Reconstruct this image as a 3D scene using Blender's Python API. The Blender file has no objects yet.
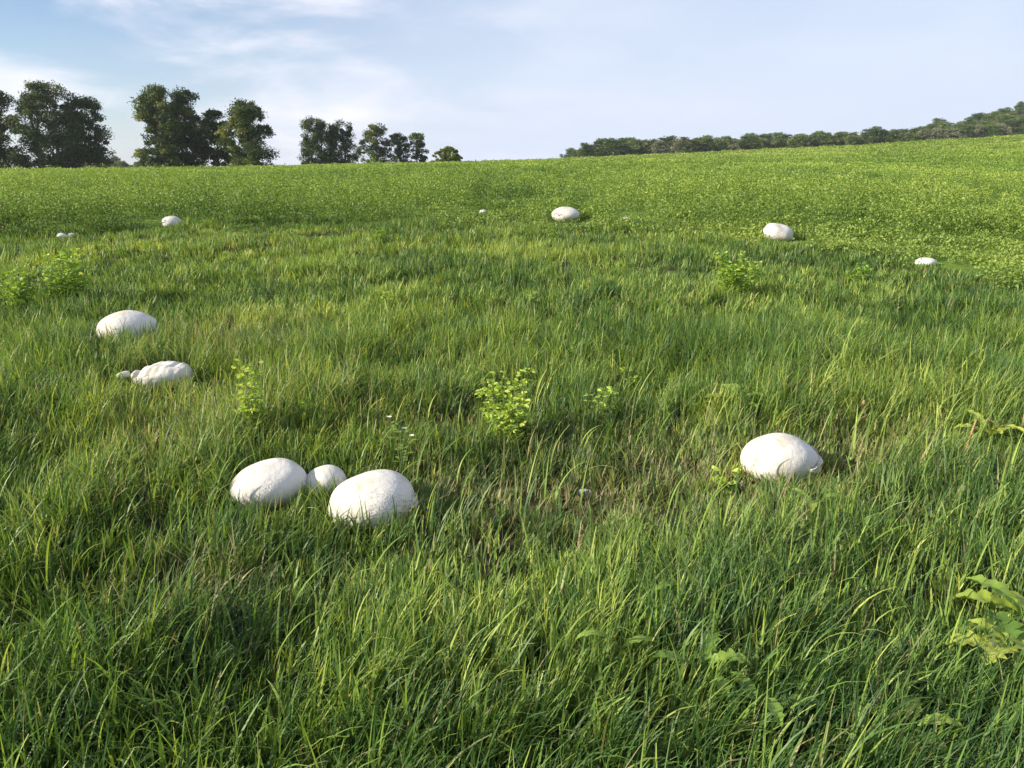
import bpy, math, random
import numpy as np
from mathutils import Vector

RS = np.random.RandomState(7)
random.seed(7)
sc = bpy.context.scene
COL = sc.collection
W, H, F = 1024, 768, 773.0
HZ = 175.0
CAMZ = 1.6
PITCH = math.atan((384 - HZ) / F)
CP, SP = math.cos(PITCH), math.sin(PITCH)

# ---------------------------------------------------------------- noise
def _hash(ix, iy, seed):
    h = (ix.astype(np.int64) * 374761393 + iy.astype(np.int64) * 668265263 + seed * 1442695041) & 0xFFFFFFFF
    h = ((h ^ (h >> 13)) * 1274126177) & 0xFFFFFFFF
    h = h ^ (h >> 16)
    return (h & 0xFFFF) / 65535.0

def vnoise(x, y, s, seed=0):
    x = np.asarray(x, float) / s; y = np.asarray(y, float) / s
    ix = np.floor(x); iy = np.floor(y)
    fx = x - ix; fy = y - iy
    fx = fx * fx * (3 - 2 * fx); fy = fy * fy * (3 - 2 * fy)
    a = _hash(ix, iy, seed); b = _hash(ix + 1, iy, seed)
    c = _hash(ix, iy + 1, seed); d = _hash(ix + 1, iy + 1, seed)
    return (a * (1 - fx) + b * fx) * (1 - fy) + (c * (1 - fx) + d * fx) * fy

def fbm(x, y, s, seed=0, n=3):
    t = 0; a = 0.5; tot = 0
    for k in range(n):
        t = t + a * vnoise(x, y, s / 2 ** k, seed + 17 * k); tot += a; a *= 0.5
    return t / tot

def sstep(x, a, b):
    t = np.clip((np.asarray(x, float) - a) / (b - a), 0, 1)
    return t * t * (3 - 2 * t)

# ---------------------------------------------------------------- terrain
def terrain(x, y):
    x = np.asarray(x, float); y = np.asarray(y, float)
    yy = np.maximum(y, 0)
    z = 1.74 * (1 - np.exp(-yy / 28)) + 0.06 * np.clip(y, -60, 0)
    z = z - 0.010 * np.maximum(yy - 90, 0) * np.where(yy > 1200, 1200 / np.maximum(yy, 1), 1)
    s = np.maximum(yy, 100) / 100
    u = np.clip(x / s, -100, 120)
    f0 = 1.60 + 0.0355 * u + 0.00020 * u * u
    S = np.where(yy < 100, (yy / 100) ** 1.6, s)
    S = np.minimum(S, 8)
    z = z + S * f0
    z = z + 27 * np.exp(-(((x - 470) / 140) ** 2 + ((y - 630) / 110) ** 2))
    z = z + 0.13 * (fbm(x, y * 1.3, 1.9, 3) - 0.5) * sstep(40 - np.hypot(x, y), 0, 20)
    z = z + 0.25 * (fbm(x, y, 14, 5) - 0.5) * sstep(np.hypot(x, y), 18, 40)
    return z

def ray(px, py):
    u = (px - 512) / F; v = (384 - py) / F
    return np.array([u, CP + v * SP, v * CP - SP])

def ground_at(px, py, dz=0.0):
    d = ray(px, py); lo, hi = 0.8, 3000.0
    for n in (500, 40, 40):
        t = np.geomspace(lo, hi, n)
        g = CAMZ + d[2] * t - terrain(d[0] * t, d[1] * t) - dz
        k = int(np.argmax(g <= 0)) if (g <= 0).any() else n - 1
        lo, hi = t[max(k - 1, 0)], t[k]
    p = d * hi
    return Vector((p[0], p[1], float(terrain(p[0], p[1]))))

def depth(p):
    return p[1] * CP - (p[2] - CAMZ) * SP

def proj(p):
    dz = p[2] - CAMZ
    d = p[1] * CP - dz * SP
    return 512 + F * p[0] / d, 384 - F * (p[1] * SP + dz * CP) / d

# ---------------------------------------------------------------- object helpers
def link(o, parent=None):
    COL.objects.link(o)
    if parent is not None: o.parent = parent
    return o

def tag(o, label=None, cat=None, group=None, kind=None):
    if label: o['label'] = label
    if cat: o['category'] = cat
    if group: o['group'] = group
    if kind: o['kind'] = kind
    return o

def empty(name, loc, rz=0.0):
    o = bpy.data.objects.new(name, None)
    o.empty_display_size = 0.1
    o.location = loc; o.rotation_euler = (0, 0, rz)
    return link(o)

def mesh_np(name, V, faces, mat, parent=None, attrs=None, smooth=True):
    """faces: list of int arrays (n,3) or (n,4)"""
    me = bpy.data.meshes.new(name)
    V = np.asarray(V, np.float32)
    me.vertices.add(len(V)); me.vertices.foreach_set('co', V.ravel())
    loops = np.concatenate([f.ravel() for f in faces]).astype(np.int32)
    tot = np.concatenate([np.full(len(f), f.shape[1], np.int32) for f in faces])
    st = np.concatenate([[0], np.cumsum(tot)[:-1]]).astype(np.int32)
    me.loops.add(len(loops)); me.loops.foreach_set('vertex_index', loops)
    me.polygons.add(len(tot)); me.polygons.foreach_set('loop_start', st)
    me.polygons.foreach_set('use_smooth', np.full(len(tot), smooth, bool))
    me.update(calc_edges=True)
    for k, a in (attrs or {}).items():
        at = me.attributes.new(k, 'FLOAT', 'POINT')
        at.data.foreach_set('value', np.asarray(a, np.float32))
    me.materials.append(mat)
    o = bpy.data.objects.new(name, me)
    return link(o, parent)

def copy_tree(o, parent=None):
    c = o.copy(); COL.objects.link(c)
    if parent is not None: c.parent = parent
    for ch in [k for k in COL.objects if k.parent == o]:
        copy_tree(ch, c)
    return c

# ---------------------------------------------------------------- materials
def mat(name):
    m = bpy.data.materials.new(name); m.use_nodes = True
    nt = m.node_tree
    for n in list(nt.nodes): nt.nodes.remove(n)
    return m, nt

def N(nt, t, **kw):
    n = nt.nodes.new(t)
    for k, v in kw.items():
        if k.startswith('i_'):
            n.inputs[int(k[2:]) if k[2:].isdigit() else k[2:].replace('_', ' ')].default_value = v
        else: setattr(n, k, v)
    return n

def ramp(nt, stops, fac=None):
    r = nt.nodes.new('ShaderNodeValToRGB')
    e = r.color_ramp.elements
    while len(e) < len(stops): e.new(0.5)
    for k, (p, c) in enumerate(stops):
        e[k].position = p; e[k].color = (*c, 1)
    if fac is not None: nt.links.new(fac, r.inputs[0])
    return r

def mixc(nt, f, a, b):
    m = nt.nodes.new('ShaderNodeMix'); m.data_type = 'RGBA'
    for s, v in ((0, f), (6, a), (7, b)):
        if isinstance(v, (int, float)): m.inputs[s].default_value = v
        elif isinstance(v, tuple): m.inputs[s].default_value = (*v, 1)
        else: nt.links.new(v, m.inputs[s])
    return m.outputs[2]

def leaf_mat(name, stops, dry=None, rough=0.45, trans=0.35, tcol=(1.15, 1.1, 0.5), spec=0.4, noise_scale=None):
    """colour from the per-blade 'tint' attribute; optional 'dry' attribute mixes in straw"""
    m, nt = mat(name); L = nt.links
    at = N(nt, 'ShaderNodeAttribute', attribute_name='tint')
    r = ramp(nt, stops, at.outputs['Fac'])
    col = r.outputs[0]
    if dry:
        ad = N(nt, 'ShaderNodeAttribute', attribute_name='dry')
        col = mixc(nt, ad.outputs['Fac'], col, dry)
    p = N(nt, 'ShaderNodeBsdfPrincipled'); p.inputs['Roughness'].default_value = rough
    p.inputs['Specular IOR Level'].default_value = spec
    L.new(col, p.inputs['Base Color'])
    tr = N(nt, 'ShaderNodeBsdfTranslucent')
    tm = N(nt, 'ShaderNodeMix', data_type='RGBA', blend_type='MULTIPLY'); tm.inputs[0].default_value = 1
    L.new(col, tm.inputs[6]); tm.inputs[7].default_value = (*tcol, 1)
    L.new(tm.outputs[2], tr.inputs[0])
    mx = N(nt, 'ShaderNodeMixShader'); mx.inputs[0].default_value = trans
    L.new(p.outputs[0], mx.inputs[1]); L.new(tr.outputs[0], mx.inputs[2])
    o = N(nt, 'ShaderNodeOutputMaterial'); L.new(mx.outputs[0], o.inputs[0])
    return m

def solid(name, c1, c2, scale=8, rough=0.8, bump=0.0):
    m, nt = mat(name); L = nt.links
    tc = N(nt, 'ShaderNodeTexCoord')
    no = N(nt, 'ShaderNodeTexNoise'); no.inputs['Scale'].default_value = scale; no.inputs['Detail'].default_value = 5
    L.new(tc.outputs['Object'], no.inputs['Vector'])
    r = ramp(nt, [(0.3, c1), (0.7, c2)], no.outputs[0])
    p = N(nt, 'ShaderNodeBsdfPrincipled'); p.inputs['Roughness'].default_value = rough
    L.new(r.outputs[0], p.inputs['Base Color'])
    if bump:
        b = N(nt, 'ShaderNodeBump'); b.inputs['Strength'].default_value = bump
        L.new(no.outputs[0], b.inputs['Height']); L.new(b.outputs[0], p.inputs['Normal'])
    o = N(nt, 'ShaderNodeOutputMaterial'); L.new(p.outputs[0], o.inputs[0])
    return m

M = {}
M['grass'] = leaf_mat('grass_blades',
    [(0.0, (0.032, 0.088, 0.026)), (0.35, (0.092, 0.190, 0.044)), (0.7, (0.235, 0.350, 0.062)), (1.0, (0.48, 0.54, 0.13))],
    dry=(0.40, 0.33, 0.19), rough=0.45, trans=0.38, spec=0.28)
M['crop'] = leaf_mat('crop_leaves',
    [(0.0, (0.075, 0.145, 0.028)), (0.5, (0.235, 0.340, 0.058)), (1.0, (0.48, 0.54, 0.12))],
    dry=(0.32, 0.36, 0.12), rough=0.5, trans=0.35)
M['bright'] = leaf_mat('bright_leaves',
    [(0.0, (0.16, 0.29, 0.04)), (0.5, (0.33, 0.48, 0.07)), (1.0, (0.55, 0.62, 0.14))], rough=0.5, trans=0.4)
M['broad'] = leaf_mat('broad_leaves',
    [(0.0, (0.09, 0.18, 0.035)), (0.5, (0.24, 0.36, 0.06)), (1.0, (0.54, 0.56, 0.10))], rough=0.4, trans=0.35)
M['tree_green'] = leaf_mat('tree_foliage_green',
    [(0.0, (0.024, 0.048, 0.016)), (0.45, (0.052, 0.088, 0.022)), (0.8, (0.13, 0.16, 0.034)), (1.0, (0.26, 0.27, 0.05))], rough=0.55, trans=0.22, spec=0.25)
M['tree_far'] = leaf_mat('tree_foliage_far',
    [(0.0, (0.045, 0.085, 0.026)), (0.5, (0.095, 0.150, 0.040)), (1.0, (0.21, 0.25, 0.07))], rough=0.6, trans=0.2, spec=0.2)
M['tree_pale'] = leaf_mat('tree_foliage_pale',
    [(0.0, (0.12, 0.14, 0.08)), (0.5, (0.19, 0.20, 0.12)), (1.0, (0.28, 0.27, 0.18))], rough=0.6, trans=0.2, spec=0.2)
M['bark'] = solid('bark', (0.05, 0.04, 0.03), (0.13, 0.11, 0.085), 6, 0.9, 0.5)
M['stem'] = solid('green_stem', (0.10, 0.16, 0.04), (0.20, 0.24, 0.08), 20, 0.6)
M['drystem'] = solid('dry_stem', (0.20, 0.12, 0.06), (0.42, 0.29, 0.17), 30, 0.75)
M['petal'] = solid('white_petals', (0.75, 0.72, 0.62), (0.85, 0.84, 0.78), 30, 0.6)

# ground: damp soil with thatch near, crop green further off
def ground_mat():
    m, nt = mat('ground_soil'); L = nt.links
    g = N(nt, 'ShaderNodeNewGeometry')
    n1 = N(nt, 'ShaderNodeTexNoise'); n1.inputs['Scale'].default_value = 9; n1.inputs['Detail'].default_value = 8
    L.new(g.outputs['Position'], n1.inputs['Vector'])
    soil = ramp(nt, [(0.3, (0.020, 0.018, 0.011)), (0.55, (0.040, 0.040, 0.018)), (0.75, (0.085, 0.075, 0.038))], n1.outputs[0])
    n2 = N(nt, 'ShaderNodeTexNoise'); n2.inputs['Scale'].default_value = 0.8; n2.inputs['Detail'].default_value = 9; n2.inputs['Roughness'].default_value = 0.7
    L.new(g.outputs['Position'], n2.inputs['Vector'])
    crop = ramp(nt, [(0.3, (0.06, 0.11, 0.022)), (0.5, (0.11, 0.18, 0.03)), (0.7, (0.19, 0.26, 0.05))], n2.outputs[0])
    at = N(nt, 'ShaderNodeAttribute', attribute_name='crop')
    col = mixc(nt, at.outputs['Fac'], soil.outputs[0], crop.outputs[0])
    p = N(nt, 'ShaderNodeBsdfPrincipled'); p.inputs['Roughness'].default_value = 0.95; p.inputs['Specular IOR Level'].default_value = 0.1
    L.new(col, p.inputs['Base Color'])
    b = N(nt, 'ShaderNodeBump'); b.inputs['Strength'].default_value = 0.6; b.inputs['Distance'].default_value = 0.05
    L.new(n1.outputs[0], b.inputs['Height']); L.new(b.outputs[0], p.inputs['Normal'])
    o = N(nt, 'ShaderNodeOutputMaterial'); L.new(p.outputs[0], o.inputs[0])
    return m
M['ground'] = ground_mat()

def puff_mat(name, patchy):
    """chalky off-white skin, fine leathery bump, tan scuffs, cracked flakes"""
    m, nt = mat(name); L = nt.links
    tc = N(nt, 'ShaderNodeTexCoord')
    n1 = N(nt, 'ShaderNodeTexNoise'); n1.inputs['Scale'].default_value = 5; n1.inputs['Detail'].default_value = 7; n1.inputs['Roughness'].default_value = 0.62
    n2 = N(nt, 'ShaderNodeTexNoise'); n2.inputs['Scale'].default_value = 26; n2.inputs['Detail'].default_value = 6
    v = N(nt, 'ShaderNodeTexVoronoi', feature='DISTANCE_TO_EDGE'); v.inputs['Scale'].default_value = 30
    nd = N(nt, 'ShaderNodeTexNoise'); nd.inputs['Scale'].default_value = 9
    add = N(nt, 'ShaderNodeMix', data_type='RGBA', blend_type='ADD'); add.inputs[0].default_value = 0.25
    L.new(tc.outputs['Object'], add.inputs[6]); L.new(tc.outputs['Object'], nd.inputs['Vector']); L.new(nd.outputs['Color'], add.inputs[7])
    L.new(add.outputs[2], v.inputs['Vector'])
    for n in (n1, n2): L.new(tc.outputs['Object'], n.inputs['Vector'])
    c = ramp(nt, [(0.29, (0.38, 0.30, 0.21)), (0.39, (0.50, 0.45, 0.37)), (0.49, (0.59, 0.57, 0.53)), (0.8, (0.62, 0.60, 0.575))], n1.outputs[0])
    # crack lines only inside flaking zones
    zone = ramp(nt, [(0.62 - 0.1 * patchy, (0, 0, 0)), (0.72 - 0.1 * patchy, (1, 1, 1))], None)
    nz = N(nt, 'ShaderNodeTexNoise'); nz.inputs['Scale'].default_value = 3.3
    L.new(tc.outputs['Object'], nz.inputs['Vector']); L.new(nz.outputs[0], zone.inputs[0])
    cr = ramp(nt, [(0.0, (0, 0, 0)), (0.05, (1, 1, 1))], v.outputs['Distance'])
    inv = N(nt, 'ShaderNodeMath', operation='SUBTRACT'); inv.inputs[0].default_value = 1; L.new(cr.outputs[0], inv.inputs[1])
    mu = N(nt, 'ShaderNodeMath', operation='MULTIPLY'); L.new(inv.outputs[0], mu.inputs[0]); L.new(zone.outputs[0], mu.inputs[1])
    mu2 = N(nt, 'ShaderNodeMath', operation='MULTIPLY'); L.new(mu.outputs[0], mu2.inputs[0]); mu2.inputs[1].default_value = 0.22
    col = mixc(nt, mu2.outputs[0], c.outputs[0], (0.50, 0.40, 0.28))
    p = N(nt, 'ShaderNodeBsdfPrincipled'); p.inputs['Roughness'].default_value = 0.75; p.inputs['Specular IOR Level'].default_value = 0.25
    p.inputs['Subsurface Weight'].default_value = 0.0
    L.new(col, p.inputs['Base Color'])
    b1 = N(nt, 'ShaderNodeBump'); b1.inputs['Strength'].default_value = 0.65; b1.inputs['Distance'].default_value = 0.010
    L.new(n2.outputs[0], b1.inputs['Height'])
    b2 = N(nt, 'ShaderNodeBump', invert=True); b2.inputs['Strength'].default_value = 0.8; b2.inputs['Distance'].default_value = 0.002
    L.new(mu.outputs[0], b2.inputs['Height']); L.new(b1.outputs[0], b2.inputs['Normal'])
    L.new(b2.outputs[0], p.inputs['Normal'])
    o = N(nt, 'ShaderNodeOutputMaterial'); L.new(p.outputs[0], o.inputs[0])
    return m
M['puff'] = puff_mat('puffball_skin', 0.3)
M['puff_flaky'] = puff_mat('puffball_skin_flaky', 1.2)
M['puff_flesh'] = solid('puffball_flesh', (0.42, 0.37, 0.30), (0.58, 0.56, 0.52), 14, 0.85, 0.4)

# ---------------------------------------------------------------- ground sheet
def build_ground():
    nr, na = 230, 300
    r = 0.4 * (1500 / 0.4) ** (np.linspace(0, 1, nr))
    a = np.linspace(0, 2 * math.pi, na, endpoint=False)
    # denser towards the view direction (+Y)
    a = a + 0.75 * np.sin(2 * 0 + a - math.pi / 2 + math.pi) * -1
    R, A = np.meshgrid(r, a, indexing='ij')
    X = R * np.cos(A); Y = R * np.sin(A)
    X = np.concatenate([[0], X.ravel()]); Y = np.concatenate([[0], Y.ravel()])
    Z = terrain(X, Y)
    i = np.arange(nr - 1)[:, None] * na + 1; j = np.arange(na)[None, :]; j2 = (j + 1) % na
    q = np.stack([i + j, i + na + j, i + na + j2, i + j2], -1).reshape(-1, 4)
    t = np.stack([np.zeros(na, int), 1 + j[0], 1 + j2[0]], -1)
    o = mesh_np('ground', np.stack([X, Y, Z], 1), [q, t], M['ground'], attrs={'crop': sstep(Y - grass_edge(X), -0.8, 0.2)})
    tag(o, 'gently rising field of soil under the grass and crop', None, None, 'structure')

# ---------------------------------------------------------------- vegetation zones (world space)
def curve(pts):
    P = [ground_at(*p) for p in pts]
    xs = [p[0] for p in P]; ys = [p[1] for p in P]
    xs = [xs[0] - 60] + xs + [xs[-1] + 60]; ys = [ys[0] + 6] + ys + [ys[-1] - 1]
    return lambda x: np.interp(x, xs, ys)
crop_edge = curve([(-60, 243), (60, 238), (200, 230), (350, 226), (500, 222), (640, 226), (800, 236), (930, 244), (1060, 250)])
grass_edge = curve([(-60, 241), (60, 236), (200, 229), (350, 225), (500, 221), (640, 227), (800, 242), (900, 262), (1000, 288), (1090, 305)])

build_ground()

SPARSE = [  # world patches of thin, dry grass along the ring
    (*ground_at(610, 505)[:2], 1.0, 0.42, 1.0), (*ground_at(690, 475)[:2], 0.9, 0.45, 1.1), (*ground_at(860, 450)[:2], 0.45, 0.28, 0.9),
    (*ground_at(195, 600)[:2], 0.34, 0.20, 0.7), (*ground_at(480, 500)[:2], 0.6, 0.4, 0.8), (*ground_at(190, 440)[:2], 0.45, 0.7, 0.6),
    (*ground_at(230, 350)[:2], 0.6, 1.0, 0.6), (*ground_at(420, 430)[:2], 0.6, 0.35, 0.6)]
def sparse(x, y):
    s = np.zeros_like(x)
    for cx, cy, rx, ry, k in SPARSE:
        s = np.maximum(s, k * np.exp(-(((x - cx) / rx) ** 2 + ((y - cy) / ry) ** 2)))
    return np.clip(s * (0.6 + 0.8 * fbm(x, y, 0.35, 11)), 0, 1)

# ---------------------------------------------------------------- puffballs
PUFFS = []
def lobe(rows=40, cols=56, seed=0, flat=0.0, rough=0.03, tilt=0.0):
    rs = np.random.RandomState(seed)
    th = np.linspace(0, math.pi, rows)[1:-1]; ph = np.linspace(0, 2 * math.pi, cols, endpoint=False)
    T, P = np.meshgrid(th, ph, indexing='ij')
    D = np.stack([np.sin(T) * np.cos(P), np.sin(T) * np.sin(P), np.cos(T)], -1).reshape(-1, 3)
    D = np.concatenate([D, [[0, 0, 1]], [[0, 0, -1]]])
    r = np.ones(len(D))
    for k in range(9):
        d = rs.normal(size=3); d /= np.linalg.norm(d); f = rs.uniform(1.5, 4.0 + k * 0.6)
        r += rough / (1 + 0.25 * k) * np.sin(f * (D @ d) + rs.uniform(0, 6.28))
    for k in range(5):
        d = rs.normal(size=3); d[2] = abs(d[2]) * .6; d /= np.linalg.norm(d)
        r -= rough * rs.uniform(.5, 1.6) * np.exp(-((1 - D @ d) / rs.uniform(.02, .12)))
    V = D * r[:, None]
    n = rows - 2; i = np.arange(n - 1)[:, None] * cols; j = np.arange(cols)[None]; j2 = (j + 1) % cols
    q = np.stack([i + j, i + cols + j, i + cols + j2, i + j2], -1).reshape(-1, 4)
    top = len(V) - 2; bot = len(V) - 1; jj = np.arange(cols)
    t1 = np.stack([np.full(cols, top), jj, (jj + 1) % cols], -1)
    t2 = np.stack([np.full(cols, bot), (n - 1) * cols + (jj + 1) % cols, (n - 1) * cols + jj], -1)
    return V, [q, np.concatenate([t1, t2])]

def rot(V, ax, ang):
    c, s = math.cos(ang), math.sin(ang); V = V.copy(); i, j = [(1, 2), (2, 0), (0, 1)][ax]
    a, b = V[:, i].copy(), V[:, j].copy(); V[:, i] = c * a - s * b; V[:, j] = s * a + c * b
    return V

def place(cx, top, wpx, b, sink):
    """ground point and half width so the cap top and the width fall where measured"""
    best = None
    for yb in np.arange(top + 1, top + 110, 0.7 if wpx > 30 else 0.35):
        g = ground_at(cx, yb)
        d = depth(g); a = wpx / 2 * d / F
        c = g + Vector((0, 0, a * b * (1 - sink)))
        th = math.atan2(CAMZ - c[2], c[1])
        half = math.sqrt((a * b * math.cos(th)) ** 2 + (a * math.sin(th)) ** 2)
        ty = proj(c)[1] - half * F / depth(c)
        e = abs(ty - top)
        if best is None or e < best[0]: best = (e, g, a)
    return best[1], best[2]

def puffball(cx, top, wpx, label, b=0.68, sink=0.46, seed=0, asp=0.95, flaky=False, tiltx=0.0, egg=0.0, rough=0.03, rz=0.0):
    g, a = place(cx, top, wpx, b, sink)
    V, fs = lobe(seed=seed, rough=rough)
    V[:, 0] *= 1 + 0; V[:, 1] *= asp; V[:, 2] *= b * (1 + egg * V[:, 0])
    V = rot(V, 1, tiltx); V = rot(V, 2, rz)
    V *= a
    o = mesh_np('puffball', V, fs, M['puff_flaky' if flaky else 'puff'])
    o.location = g + Vector((0, 0, a * b * (1 - sink)))
    tag(o, label, 'puffball', 'giant puffball mushrooms in a ring')
    PUFFS.append((g[0], g[1], a))
    return o, a

puffball(270, 457, 80, 'large smooth egg-shaped white puffball, left one of the close trio', b=0.62, seed=1, egg=0.16, tiltx=-0.10, rough=0.028)
puffball(326, 465, 42, 'small white puffball squeezed between two large ones', b=0.80, seed=2, sink=0.3, rough=0.03)
p3, a3 = puffball(373, 471, 88, 'large white puffball with flaking cracked right side, right one of the trio', b=0.66, seed=3, flaky=True, rough=0.035)
p4, a4 = puffball(779, 431, 74, 'lone white puffball with ragged torn lower right rim in thin grass', b=0.70, seed=4, rough=0.034)
puffball(130, 310, 61, 'wide flat domed white puffball above the lumpy collapsed one', b=0.62, seed=5, sink=.4, rough=0.024)
puffball(172, 216, 20, 'white puffball at the foot of the tall crop beyond the left grass', b=0.62, seed=7)
puffball(565.5, 207, 27, 'white domed puffball at the far crop edge near the middle', b=0.60, seed=8, sink=0.2)
puffball(778, 224.5, 29, 'oblong tilted white puffball on the right near the far crop edge', b=0.62, seed=9, tiltx=0.30, rough=0.055, flaky=True, sink=0.1, asp=0.8)
puffball(925, 257, 20, 'white puffball half sunk in grass furthest to the right', b=0.55, seed=10, rough=0.03)
puffball(483, 209.5, 8, 'tiny white speck of a puffball at crop edge left of the domed one', b=0.6, seed=12)
puffball(627, 216.5, 9, 'tiny white puffball scrap at crop edge right of the domed one', b=0.5, seed=13)
puffball(62, 233, 11, 'small white puffball, left of the tiny pair at far left', b=0.6, seed=14, rough=0.05)
puffball(72, 233, 8, 'small white puffball, right of the tiny pair at far left', b=0.6, seed=15, rough=0.05)
puffball(585, 488, 14, 'tiny greyish puffball remnant in thin grass between the big ones', b=0.6, seed=16, rough=0.06)

# peeling skin and torn rim: thin irregular shells lifted from the ball
def shell_patch(name, parent, a, b, c_az, c_el, raz, rel, lift, seed, material, holes=0.45):
    rs = np.random.RandomState(seed); n = 26
    u = np.linspace(-1, 1, n)
    U, Vv = np.meshgrid(u, u, indexing='ij')
    az = c_az + U * raz; el = c_el + Vv * rel
    D = np.stack([np.cos(el) * np.cos(az), np.cos(el) * np.sin(az), np.sin(el) * b], -1)
    edge = 1 - np.maximum(np.abs(U), np.abs(Vv)) + 0
    nz = fbm(U * 3 + seed, Vv * 3, 0.8, seed, 4)
    rr = np.hypot(U, Vv) + (nz - 0.5) * 1.1
    k = 1.0 + lift * (0.35 + nz * 0.9) * np.clip(rr + 0.2, 0.2, 1.3)
    P = (D * k[..., None] * a).reshape(-1, 3)
    Pi = (D * 0.99 * a).reshape(-1, 3)
    keep = rr < 0.85
    idx = np.arange(n * n).reshape(n, n)
    kk = keep[:-1, :-1] & keep[1:, :-1] & keep[:-1, 1:] & keep[1:, 1:]
    q = np.stack([idx[:-1, :-1], idx[1:, :-1], idx[1:, 1:], idx[:-1, 1:]], -1)[kk]
    used = np.unique(q); mp = -np.ones(n * n, int); mp[used] = np.arange(len(used))
    V1 = P[used]; V2 = Pi[used]; q1 = mp[q]; nb = len(used)
    # side walls
    E = {}
    for f in q1:
        for s in range(4):
            e = (int(f[s]), int(f[(s + 1) % 4]))
            if (e[1], e[0]) in E: del E[(e[1], e[0])]
            else: E[e] = 1
    sw = np.array([[e[1], e[0], e[0] + nb, e[1] + nb] for e in E])
    return mesh_np(name, np.concatenate([V1, V2]), [q1, q1[:, ::-1] + nb, sw], material, parent, smooth=False)
for k, (az, el, ra, re_) in enumerate([(-0.35, 0.55, 0.42, 0.26), (-0.15, 0.12, 0.38, 0.22), (-0.75, 0.30, 0.30, 0.22), (0.25, 0.75, 0.4, 0.2)]):
    shell_patch('peeling_skin', p3, a3, 0.66, az, el, ra, re_, 0.05, 20 + k, M['puff_flesh'])
shell_patch('torn_rim', p4, a4, 0.66, -0.55, -0.02, 0.75, 0.22, 0.07, 31, M['puff_flesh'])
shell_patch('peeling_skin', p4, a4, 0.66, 0.1, 0.25, 0.3, 0.3, 0.02, 33, M['puff_flesh'])

# lumpy collapsed puffball: main body with a neck and a small knob
def lumpy():
    g, a = place(163, 359.5, 60, 0.50, 0.2)
    t = empty('puffball', g)
    tag(t, 'lumpy collapsed white puffball with small knob, below the wide domed one', 'puffball', 'giant puffball mushrooms in a ring')
    V, fs = lobe(rows=60, cols=80, seed=41, rough=0.04)
    x = V[:, 0].copy()
    V[:, 2] *= 0.50 * (0.80 + 0.26 * x); V[:, 1] *= 0.72 * (0.85 + 0.2 * x)
    V[:, 2] -= 0.05 * np.exp(-((x - 0.55) / 0.10) ** 2) * (V[:, 2] > 0)
    V[:, 2] -= 0.10 * np.exp(-((x + 0.62) / 0.10) ** 2) * (V[:, 2] > 0)
    V[:, 2] += (0.035 * np.abs(np.sin(7 * V[:, 1] + 3 * x)) + 0.03 * np.abs(np.sin(11 * x - 5 * V[:, 1])) + 0.10 * (fbm(V[:, 0] + 5, V[:, 1] + 5, .35, 77, 4) - .5)) * (V[:, 2] > 0)
    V[:, 1] += 0.25 * x
    V *= a; V[:, 2] += a * 0.40
    mesh_np('body', V, fs, M['puff_flaky'], t)
    V, fs = lobe(seed=43, rough=0.09)
    V = V * np.array([0.24, 0.20, 0.13]) * a + np.array([-1.12 * a, -0.22 * a, a * 0.50])
    mesh_np('knob', V, fs, M['puff'], t)
    PUFFS.append((g[0], g[1], a)); PUFFS.append((g[0] - a, g[1], a * .4))
lumpy()

# ---------------------------------------------------------------- grass
def ribbons(px, py, pz, Lh, wd, az, th0, curv, K, face=None, tip=0.05, keel=0.0):
    n = len(px); t = np.linspace(0, 1, K + 1)
    X = np.zeros((n, K + 1, 3)); x = np.zeros(n); z = np.zeros(n)
    X[:, 0, :] = np.stack([px, py, pz], 1)
    for k in range(1, K + 1):
        th = th0 + curv * ((k - 0.5) / K) ** 1.5
        x = x + np.sin(th) * Lh / K; z = z + np.cos(th) * Lh / K
        X[:, k, 0] = px + np.cos(az) * x; X[:, k, 1] = py + np.sin(az) * x; X[:, k, 2] = pz + z
    fz = az + math.pi / 2 if face is None else face
    tw = RS.uniform(-1.2, 1.2, n)
    prof = np.sqrt(np.clip(1 - t, tip, 1)) * (0.7 + 0.6 * t * (1 - t) * 2)
    V = np.zeros((n, K + 1, 2, 3))
    for k in range(K + 1):
        a = fz + tw * t[k]
        s = np.stack([np.cos(a), np.sin(a), RS.uniform(-0.25, 0.25, n) * 0], 1) * (wd * prof[k] / 2)[:, None]
        V[:, k, 0] = X[:, k] - s; V[:, k, 1] = X[:, k] + s
    base = (np.arange(n) * (K + 1) * 2)[:, None, None]; kk = (np.arange(K) * 2)[None, :, None]
    q = (base + kk + np.array([0, 1, 3, 2])[None, None, :]).reshape(-1, 4)
    return V.reshape(-1, 3), q, np.tile(np.repeat(t, 2), n)

def sample_y(n, y0, y1, p):
    """area-correct sampling of a wedge x=+-k*y with density ~ y^-p"""
    u = RS.uniform(0, 1, n); e = 2 - p
    if abs(e) < 1e-6: return y0 * (y1 / y0) ** u
    return (y0 ** e + u * (y1 ** e - y0 ** e)) ** (1 / e)

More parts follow.
